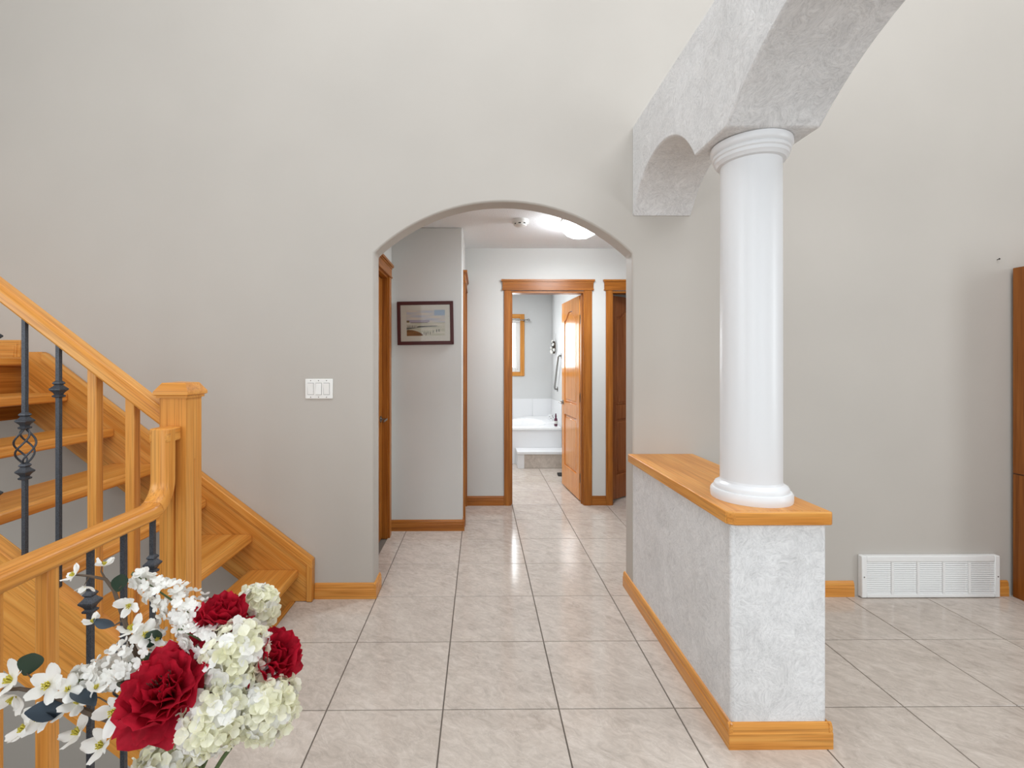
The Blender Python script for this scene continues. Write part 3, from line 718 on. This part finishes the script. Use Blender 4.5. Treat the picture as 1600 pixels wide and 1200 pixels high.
# hall ceiling lamp
lx, ly = .785, 3.70
cl = thing('ceiling_lamp', (lx, ly, HALL_Z), 'lit flush white glass dome lamp on the hall ceiling', 'ceiling lamp')
MB().lathe([(.150, HALL_Z), (.152, HALL_Z - .014), (.142, HALL_Z - .020)], 48, (lx, ly, 0)).build('pan', 'white_enamel', cl)
MB().lathe([(.140, HALL_Z - .018), (.143, HALL_Z - .052), (.134, HALL_Z - .082), (.110, HALL_Z - .108), (.076, HALL_Z - .126), (.038, HALL_Z - .136), (.004, HALL_Z - .139)], 48, (lx, ly, 0)).build('dome', 'lamp_glass', cl)
hl = bpy.data.lights.new('hall_lamp_light', 'AREA'); hl.shape = 'DISK'; hl.size = .26; hl.energy = 15; hl.color = (.86, .94, 1)
hlo = bpy.data.objects.new('hall_lamp_light', hl); C.objects.link(hlo); hlo.parent = cl; hlo.location = (0, 0, -.145)
for k in range(3):
    a = R(190) + k * 2 * PI / 3
    MB().tube([(lx + .140 * math.cos(a), ly + .140 * math.sin(a), HALL_Z - .025), (lx + .156 * math.cos(a), ly + .156 * math.sin(a), HALL_Z - .028)], .004, 8).build('clip', 'nickel', cl)

# ---------------------------------------------------------------- bathroom things
TY0, TY1, TX0, TX1, TZ = 6.50, YBATH - .009, -.62, XBR - .009, .500
tb = thing('bathtub', (.25, 6.95, 0), 'white built-in soaker bathtub under the bathroom window', 'bathtub')
NX, NY = 60, 36; vs = []; fs = []
bcx, bcy, ba, bb = .22, (TY0 + TY1)/2 + .02, .74, .37
for j in range(NY + 1):
    for i in range(NX + 1):
        x = TX0 + (TX1 - TX0) * i / NX; y = TY0 + (TY1 - TY0) * j / NY
        d = ((abs(x - bcx) / ba) ** 2.6 + (abs(y - bcy) / bb) ** 2.6) ** (1 / 2.6)
        t_ = max(0, min(1, (1.0 - d) / .34)); t_ = t_ * t_ * (3 - 2 * t_)
        z = TZ - .37 * t_
        ridge = max(0, 1 - abs(y - TY1) / .45); endr = max(0, min(1, (x - .35) / .45)); endr = endr * endr * (3 - 2 * endr)
        z += .055 * ridge * endr * (1 - .6 * t_)
        vs.append((x, y, z))
fs = [(j*(NX+1)+i, j*(NX+1)+i+1, (j+1)*(NX+1)+i+1, (j+1)*(NX+1)+i) for j in range(NY) for i in range(NX)]
MB().add(vs, fs, True).build('basin', 'tub_white', tb)
MB().box(TX0, TX1, TY0 - .012, TY0 + .02, TZ - .035, TZ + .001).build('rim', 'tub_white', tb, .008, 3)
MB().box(TX0, TX1, TY0, TY0 + .02, .002, TZ - .036).build('apron', 'white_gloss', tb)
stp = thing('tub_step', (.75, 6.36, 0), 'low tiled step with a white top in front of the bathtub', 'step')
sx0 = at(809, 700, 6.22).x
MB().box(sx0 - .01, XBR - .002, 6.20, TY0 - .002, .186, .225).build('step_top', 'white_gloss', stp, .006, 2)
MB().box(sx0, sx0 + .085, 6.215, TY0 - .002, .002, .186).build('side_panel', 'white_gloss', stp)
MB().box(sx0 + .085, XBR - .002, 6.225, TY0 - .002, .002, .186).build('tiled_front', 'floor_tile', stp)
# curtain rod
rz = at(812, 500, YBATH - .08).z; rx1 = at(822, 500, YBATH - .08).x
rd = thing('curtain_rod', (.25, YBATH - .08, rz), 'thin metal curtain rod with ball finial across the bathroom window', 'curtain rod')
MB().tube([(-.2, YBATH - .08, rz), (rx1, YBATH - .08, rz)], .008, 10).build('rod', 'nickel', rd)
MB().lathe([(.006, 0), (.014, .008), (.008, .016), (.020, .030), (.022, .042), (.012, .056), (.002, .060)], 16, (rx1, YBATH - .08, rz), True, Matrix.Rotation(R(90), 3, 'Y')).build('finial', 'nickel', rd)
MB().tube([(rx1 - .03, YBATH - .08, rz - .01), (rx1 - .03, YBATH - .03, rz - .012), (rx1 - .03, YBATH, rz - .012)], .007, 8).build('bracket', 'dark_metal', rd)
# wreath on the right bathroom wall
wy, wz = 7.06, at(866, 543, 7.06).z
wr = thing('wreath', (XBR, wy, wz), 'small round wreath of white blooms and dark twigs on the bathroom wall', 'wreath')
ring = [(XBR - .028, wy + .082 * math.cos(a), wz + .082 * math.sin(a)) for a in [2*PI*k/28 for k in range(29)]]
MB().tube(ring, .013, 8).build('twig_ring', 'twig', wr)
for k in range(14):
    a = 2*PI*k/14 + random.uniform(-.1, .1); rr = random.uniform(.07, .098); cpt = Vector((XBR - .035 - random.uniform(0, .025), wy + rr * math.cos(a), wz + rr * math.sin(a)))
    if k % 2 == 0:
        mm = MB(); mm.lathe([(.004, -.012), (.024, -.004), (.026, .008), (.012, .020), (.002, .022)], 8, cpt, True, Matrix.Rotation(R(-90) + random.uniform(-.5, .5), 3, 'Y')); mm.build('bloom', 'petal_white', wr)
    else:
        mm = MB()
        for q in range(4):
            dv = Vector((random.uniform(-1, .2), random.uniform(-1, 1), random.uniform(-1, 1))).normalized() * .03
            mm.tube([cpt, cpt + dv], [.007, .003], 6)
        mm.build('twig_sprig', 'dark_metal', wr)
MB().tube([(XBR - .012, wy, wz + .08), (XBR - .004, wy, wz + .21)], .0015, 6).build('string', 'nickel', wr)
# grab bar
ga, gb = Vector((XBR, 6.56, 1.485)), Vector((XBR, 6.90, 1.005)); off = Vector((-.045, 0, 0))
gbar = thing('grab_bar', (XBR, 6.73, 1.24), 'chrome grab bar slanting on the bathroom wall above the tub', 'grab bar')
MB().tube([ga + off * .1, ga + off * .8, ga + off + (gb - ga) * .04, gb + off - (gb - ga) * .04, gb + off * .8, gb + off * .1], .013, 12).build('bar', 'nickel', gbar)
for q in (ga, gb): MB().lathe([(.036, 0), (.036, .006), (.016, .010)], 20, q, True, Matrix.Rotation(R(-90), 3, 'Y')).build('flange', 'nickel', gbar)
# bottle and cup on the tub deck
bp = Vector((1.055, 6.60, TZ + .006))
bo = thing('spray_bottle', bp, 'slim plum coloured bottle standing on the bathtub edge', 'bottle')
MB().lathe([(.020, 0), (.023, .004), (.023, .085), (.019, .105), (.011, .118), (.011, .126)], 24, bp).build('body', 'bottle_plum', bo)
MB().lathe([(.0125, .124), (.0125, .150), (.009, .154), (.009, .174), (.003, .177)], 20, bp).build('cap', 'bottle_plum', bo)
MB().lathe([(.0236, .035), (.0236, .075)], 24, bp).build('label_band', 'petal_white', bo)
cp = Vector((1.03, 6.86, TZ + .048))
cu = thing('cup', cp, 'white cup with dark speckles beside the bottle on the tub', 'cup')
MB().lathe([(.026, 0), (.031, .003), (.037, .095), (.034, .095), (.028, .008), (.002, .007)], 28, cp).build('body', 'white_gloss', cu)
MB().tube([cp + Vector((-.034, -.012, .075)), cp + Vector((-.058, -.02, .068)), cp + Vector((-.056, -.02, .035)), cp + Vector((-.031, -.010, .025))], .005, 8).build('handle', 'white_gloss', cu)
for k in range(5):
    a = R(200 + k * 28); zz = .03 + .012 * ((k * 3) % 5); rr = .0318 + .0075 * zz / .095 + .0012
    MB().lathe([(.0065, 0), (.0045, .0012), (.001, .0016)], 8, cp + Vector((rr * math.cos(a), rr * math.sin(a), zz)), True, (Matrix.Rotation(a, 3, 'Z') @ Matrix.Rotation(R(90), 3, 'Y'))).build('dot', 'slot_dark', cu)
# door stop wedge behind the bathroom door
q = at(873, 743, 5.82)
ds = MB().prism([(5.78, .001), (5.87, .001), (5.87, .028), (5.78, .006)], 'x', q.x - .012, q.x + .06)
tag(ds.build('floor_register', 'dark_metal', None, .002, 1), 'small dark metal floor vent by the bathroom wall', 'vent')

# ================================================================== FLOWERS
def grid_petal(L, W, cup, curl, ruffle, nu=6, nv=6, tip=.55, seed=0):
    rn = random.Random(seed); ph = rn.uniform(0, 6)
    vs = []
    for j in range(nv + 1):
        v = j / nv; w = W * (math.sin(PI * (.08 + .64 * v)) ** .8)
        for i in range(nu + 1):
            u = -1 + 2 * i / nu
            z = L * v * (1 - (.17 * u * u if nu < 8 else .10 * u * u + .16 * u ** 6) * v)
            y = cup * (u * u) * w + curl * v * v * L + ruffle * math.sin(u * 5 + ph) * v * v
            z += ruffle * .6 * math.sin(u * 8 + ph * 2) * v
            vs.append((u * w, y, z))
    fs = [(j*(nu+1)+i, j*(nu+1)+i+1, (j+1)*(nu+1)+i+1, (j+1)*(nu+1)+i) for j in range(nv) for i in range(nu)]
    return vs, fs
def petal_mesh(name, mat, *a, **k):
    if mat == 'petal_red': k.update(nu=8, nv=8)
    vs, fs = grid_petal(*a, **k); m = MB(); m.add(vs, fs, True); return m.mesh(name, mat, (0, 0, 0))[0]
def axis_quat(d): return Vector((0, 0, 1)).rotation_difference(Vector(d).normalized())
VASE = Vector((-.60, .93, .0))
MOUTH = Vector((-.60, .93, .50))
va = thing('floor_vase', VASE, 'tall taupe ceramic floor vase holding the artificial flowers', 'vase')
MB().lathe([(.075, 0), (.085, .01), (.105, .12), (.110, .22), (.085, .36), (.055, .44), (.062, .50), (.058, .50), (.050, .44), (.078, .36), (.100, .22), (.095, .12), (.07, .02), (.002, .02)], 48, VASE).build('body', 'ceramic_vase', va)
MB().lathe([(.0625, .488), (.0665, .495), (.0665, .503), (.0575, .503), (.0575, .495)], 48, VASE).build('lip', 'ceramic_vase', va)
def stem_to(parent, tip, r=.0035, mat='stem_green', k=0):
    j = Vector((random.uniform(-.02, .02), random.uniform(-.02, .02), 0))
    foot = MOUTH + j + Vector((0, 0, -.30)); mid = MOUTH + j * 1.2 + Vector((0, 0, .03))
    pts = []
    for i in range(13):
        t_ = i / 12; pts.append(foot * (1-t_)**2 + mid * 2 * t_ * (1-t_) + Vector(tip) * t_**2)
    MB().tube(pts, r, 6).build('stem', mat, parent)
PM = [petal_mesh('petal', 'petal_red', .055, .026, .35, -.30, .004, seed=k) for k in range(3)]      # inner, curling in
PO = [petal_mesh('petal', 'petal_red', .080, .036, .30, -.12, .006, seed=10 + k) for k in range(3)]
PX_ = [petal_mesh('petal', 'petal_red', .080, .040, .22, .16, .007, seed=20 + k) for k in range(3)]   # outer, curling back
def peony(c, r, d, label, rings=None, seed=0, stamens=True):
    rn = random.Random(seed); c = Vector(c); q = axis_quat(d); s = r / .078
    base = c - Vector(d).normalized() * .035 * s
    t_ = thing('peony', base, label, 'flower', 'red peonies in the vase')
    rings = rings or [(5, 14, PM, .62), (7, 26, PM, .82), (8, 38, PO, .72), (9, 50, PO, .88), (10, 62, PO, 1.0), (10, 76, PX_, .98)]
    for n_, tilt, ms, sc in rings:
        for k in range(n_):
            a = 2 * PI * (k + rn.uniform(-.2, .2)) / n_ + tilt
            qq = q @ Quaternion((0, 0, 1), a) @ Quaternion((1, 0, 0), R(-(tilt + rn.uniform(-7, 7))))
            off = q @ Vector((0, 0, .014 * s * (1 - tilt / 90)))
            inst('petal', ms[rn.randrange(3)], t_, base + off, qq, s * sc * rn.uniform(.9, 1.08))
    if stamens:
        m = MB()
        for k in range(26):
            a = rn.uniform(0, 2*PI); rr = rn.uniform(.2, 1) * .020 * s
            v0 = Vector((rr * .4 * math.cos(a), rr * .4 * math.sin(a), .012 * s)); v1 = Vector((rr * math.cos(a), rr * math.sin(a), rn.uniform(.048, .062) * s))
            m.tube([base + q @ v0, base + q @ v1], .0007, 4)
        m.build('stamens', 'stamen_dark', t_)
    stem_to(t_, base + q @ Vector((0, 0, .004)), .004)
    return t_
peony(at(256, 1074, .86), .083, (.04, -.52, .85), 'largest red peony, opened wide to show its dark stamens', seed=1)
side = [(6, 8, PM, .8), (8, 20, PM, 1.0), (9, 34, PO, .85), (9, 50, PO, .9), (8, 68, PX_, .85)]
peony(at(346, 962, .97), .072, (.06, -.18, .98), 'red peony in front of the smallest white hydrangea head', side, 2, False)
peony(at(428, 1026, .95), .076, (.60, -.30, .74), 'red peony leaning out over the tiled floor', side, 3, False)

def floret_mesh(name, mat, L, W, n_=4, cup=.25, curl=.18):
    m = MB()
    for k in range(n_):
        vs, fs = grid_petal(L, W, cup, -curl, 0, 2, 3, .6)
        rot = Matrix.Rotation(2*PI*k/n_, 3, 'Z') @ Matrix.Rotation(R(-68), 3, 'X')
        m.add([rot @ Vector(v) for v in vs], fs, True)
    return m.mesh(name, mat, (0, 0, 0))[0]
HF = [floret_mesh('floret', 'petal_cream', .0135, .0082, 4, .3, c_) for c_ in (.05, .3)] + [floret_mesh('floret', 'petal_white', .0135, .0082, 4, .3, -.1)]
LF = [floret_mesh('floret', 'petal_white', .0125, .0052, 4, .2, c_) for c_ in (-.1, .15)]
def hydrangea(c, rx, ry, label, n_=80, seed=0, d=(0, -.4, .9)):
    rn = random.Random(seed); c = Vector(c); t_ = thing('hydrangea', c, label, 'flower', 'cream hydrangeas in the vase'); q = axis_quat(d)
    core = MB().lathe([(.002, -ry * .7), (rx * .5, -ry * .6), (rx * .78, -ry * .1), (rx * .7, ry * .35), (rx * .4, ry * .66), (.002, ry * .76)], 16, c, True, q.to_matrix()); core.build('core', 'petal_cream', t_)
    for k in range(n_):
        z = 1 - 1.75 * (k + .5) / n_; a = k * 2.39996; rr = math.sqrt(max(0, 1 - z*z)); nv = Vector((rr * math.cos(a), rr * math.sin(a), z))
        p_ = Vector((nv.x * rx, nv.y * rx, nv.z * ry)) * rn.uniform(.86, 1.0); nv = (nv + Vector([rn.uniform(-.55, .55) for _ in range(3)])).normalized()
        qq = axis_quat(q @ nv) @ Quaternion((0, 0, 1), rn.uniform(0, 6))
        inst('floret', HF[rn.choice((0, 1, 1, 2, 2))], t_, c + q @ p_, qq, rn.uniform(.8, 1.2))
    stem_to(t_, c, .004)
hydrangea(at(370, 1028, .93), .060, .070, 'largest cream hydrangea head, between two red peonies', 165, 11)
hydrangea(at(402, 948, 1.05), .042, .046, 'smallest white hydrangea head, peeking out behind a red peony', 90, 12)
hydrangea(at(335, 1122, .87), .058, .052, 'cream hydrangea head below the largest red peony', 140, 13)
hydrangea(at(418, 1104, .91), .054, .054, 'cream hydrangea head leaning over the tiles below a red peony', 135, 14)
hydrangea(at(262, 1195, .88), .052, .048, 'cream hydrangea head at the very bottom of the bouquet', 110, 15)

def lilac(tip, base, r, label, n_=70, seed=0):
    rn = random.Random(seed); tip, base = Vector(tip), Vector(base); d = tip - base
    t_ = thing('lilac_spray', base, label, 'flower', 'white lilac sprays in the vase')
    MB().tube([base, base + d * .5, tip], [.0028, .002, .001], 6).build('stalk', 'stem_green', t_)
    q = axis_quat(d)
    for k in range(n_):
        t2 = rn.random() ** 1.2; rad = r * (1 - .72 * t2) * math.sqrt(rn.uniform(.25, 1)); a = rn.uniform(0, 2*PI)
        o_v = q @ Vector((math.cos(a), math.sin(a), 0)); p_ = base + d * (t2 * .97 + .03) + o_v * rad
        qq = axis_quat(o_v + d.normalized() * .4 + Vector((rn.uniform(-.3, .3), -.25, rn.uniform(-.3, .3)))) @ Quaternion((0, 0, 1), rn.uniform(0, 6))
        inst('floret', LF[rn.randrange(2)], t_, p_, qq, rn.uniform(.8, 1.15))
    bud = MB()
    for k in range(10):
        p_ = base + d * rn.uniform(.9, 1.04) + Vector([rn.uniform(-.008, .008) for _ in range(3)]); bud.lathe([(.0005, -.003), (.0025, 0), (.0005, .004)], 6, p_)
    bud.build('buds', 'stem_green', t_)
    stem_to(t_, base, .003)
lilac(at(214, 900, .98), at(318, 972, .98), .050, 'white lilac spray reaching up beside the newel post', 120, 21)
lilac(at(284, 985, .93), at(338, 1012, .93), .042, 'short white lilac spray between the largest hydrangea and peony', 50, 22)
lilac(at(112, 1066, .90), at(250, 1020, .93), .058, 'white lilac spray lying out to the side above the largest peony', 190, 23)

DP = petal_mesh('petal', 'petal_white', .030, .0102, .30, -.12, .0012, nu=8, nv=6, seed=40)
LFm = {}
def leaf_m(mat):
    if mat not in LFm:
        vs = []; nv, nu = 8, 4
        for j in range(nv + 1):
            v = j / nv; w = .019 * math.sin(PI * min(1, v * .93 + .05)) ** .9
            for i in range(nu + 1):
                u = -1 + 2 * i / nu; vs.append((u * w, .25 * abs(u) * w - .010 * v * v, .062 * v))
        fs = [(j*(nu+1)+i, j*(nu+1)+i+1, (j+1)*(nu+1)+i+1, (j+1)*(nu+1)+i) for j in range(nv) for i in range(nu)]
        m = MB(); m.add(vs, fs, True); LFm[mat] = m.mesh('leaf', mat, (0, 0, 0))[0]
    return LFm[mat]
STM = None
def blossom(t_, p_, d, s, seed):
    global STM
    rn = random.Random(seed); q = axis_quat(d)
    b_ = empty('blossom', (0, 0, 0)); b_.parent = t_; b_.location = Vector(p_) - wpos(t_); WPOS[b_.name] = Vector(p_)
    n_ = rn.choice((4, 4, 5))
    for k in range(n_):
        qq = q @ Quaternion((0, 0, 1), 2*PI*k/n_ + rn.uniform(-.2, .2)) @ Quaternion((1, 0, 0), R(-rn.uniform(52, 80)))
        inst('petal', DP, b_, p_, qq, s * rn.uniform(.88, 1.1))
    if STM is None:
        m = MB()
        for k in range(12):
            a = k * 2.4; rr = .0018 * math.sqrt(k); m.tube([(rr * .4 * math.cos(a), rr * .4 * math.sin(a), 0), (rr * math.cos(a), rr * math.sin(a), .010)], [.0008, .0012], 5)
        STM = m.mesh('centre', 'stamen', (0, 0, 0))[0]
    inst('centre', STM, b_, p_, q, s)
def dogwood(label, paths, blossoms, leaves, foot):
    t_ = thing('dogwood_branch', foot, label, 'branch', 'flowering dogwood branches in the vase')
    for pts, r0 in paths: MB().tube(pts, [r0 * (1 - .6 * i / max(1, len(pts) - 1)) for i in range(len(pts))], 6).build('twig', 'twig', t_)
    for k, (p_, d, s) in enumerate(blossoms): blossom(t_, p_, d, s, k + int(p_.x * 1000))
    for p_, d, roll, s, mat in leaves:
        inst('leaf', leaf_m(mat), t_, p_, axis_quat(d) @ Quaternion((0, 0, 1), roll), s)
    stem_to(t_, foot, .004, 'twig')
Yd = .93
f1 = at(238, 1075, Yd)
dogwood('tall dogwood twig rising in front of the iron balusters',
    [([f1, at(205, 1005, Yd), at(193, 965, Yd), at(178, 922, Yd), at(165, 905, Yd), at(140, 900, Yd), at(118, 898, Yd)], .005),
     ([at(165, 905, Yd), at(158, 893, Yd), at(160, 878, Yd)], .002), ([at(194, 968, Yd), at(178, 978, Yd), at(160, 977, Yd), at(148, 974, Yd)], .002),
     ([at(180, 925, Yd), at(190, 915, Yd)], .0018), ([at(197, 980, Yd), at(215, 985, Yd)], .002), ([at(140, 900, Yd), at(132, 914, Yd)], .0015)],
    [(at(116, 899, Yd), (-.5, -.5, .6), .75), (at(162, 884, Yd), (.1, .2, 1), .72), (at(133, 917, Yd), (-.2, -.3, -.9), .62), (at(203, 945, Yd), (.2, -.9, .1), .85),
     (at(146, 973, Yd), (-.3, -.1, .95), .72), (at(206, 984, Yd), (-.2, -.3, .9), .95), (at(226, 992, Yd), (.5, -.6, .5), .95), (at(243, 1000, Yd), (.6, -.2, .4), .7)],
    [(at(184, 925, Yd), (.28, -.15, .95), .6, .72, 'leaf_dark'), (at(178, 977, Yd), (-.95, -.1, .25), 1.4, .62, 'leaf_blue'), (at(232, 1012, Yd), (.4, -.1, .8), .4, .8, 'leaf_dark'), (at(228, 1040, Yd), (.5, -.2, .6), .2, .8, 'leaf_dark')], f1)
f2 = at(230, 1165, .90); Y2 = .875
dogwood('low dogwood branch stretching out past the wooden baluster',
    [([f2, at(180, 1128, .89), at(135, 1112, Y2), at(100, 1094, Y2), at(70, 1083, Y2), at(30, 1076, Y2), at(4, 1078, Y2)], .0065),
     ([at(172, 1124, Y2), at(172, 1100, Y2), at(155, 1090, Y2), at(115, 1082, Y2)], .002), ([at(70, 1083, Y2), at(52, 1062, Y2), at(40, 1050, Y2)], .002),
     ([at(125, 1110, Y2), at(105, 1108, Y2), at(82, 1118, Y2), at(58, 1130, Y2)], .003), ([at(180, 1128, Y2), at(200, 1080, Y2), at(208, 1072, Y2)], .002)],
    [(at(76, 1071, Y2), (.1, -.85, .5), 1.2), (at(106, 1078, Y2), (.4, -.6, .65), .85), (at(18, 1064, Y2), (-.3, -.7, .7), 1.2), (at(24, 1088, Y2), (-.1, -.8, -.3), 1.15),
     (at(122, 1098, Y2), (.2, -.5, .85), 1.05), (at(150, 1076, Y2), (.3, -.3, .9), .75), (at(180, 1112, Y2), (.1, -.9, .35), 1.25), (at(66, 1122, Y2), (-.1, -.7, .6), 1.15),
     (at(205, 1130, Y2), (.1, -.4, .9), 1.25), (at(122, 1146, Y2), (-.3, -.5, .8), 1.1), (at(40, 1140, Y2), (-.4, -.6, .6), 1.1), (at(100, 1110, Y2), (-.3, -.5, .75), .7), (at(160, 1165, Y2), (-.2, -.7, .6), 1.1)],
    [(at(40, 1056, Y2), (.42, -.15, .9), .5, 1.0, 'leaf_dark'), (at(112, 1081, Y2), (.95, -.25, -.1), 1.2, .95, 'leaf_blue'), (at(105, 1108, Y2), (-.85, -.45, .25), .9, .95, 'leaf_blue'), (at(66, 1126, Y2), (.8, -.3, .5), .2, .8, 'leaf_blue'),
     (at(232, 1155, Y2), (.3, -.5, .8), .3, .8, 'leaf_dark'), (at(208, 1078, Y2), (-.2, -.5, .8), .3, .7, 'leaf_dark')], f2)
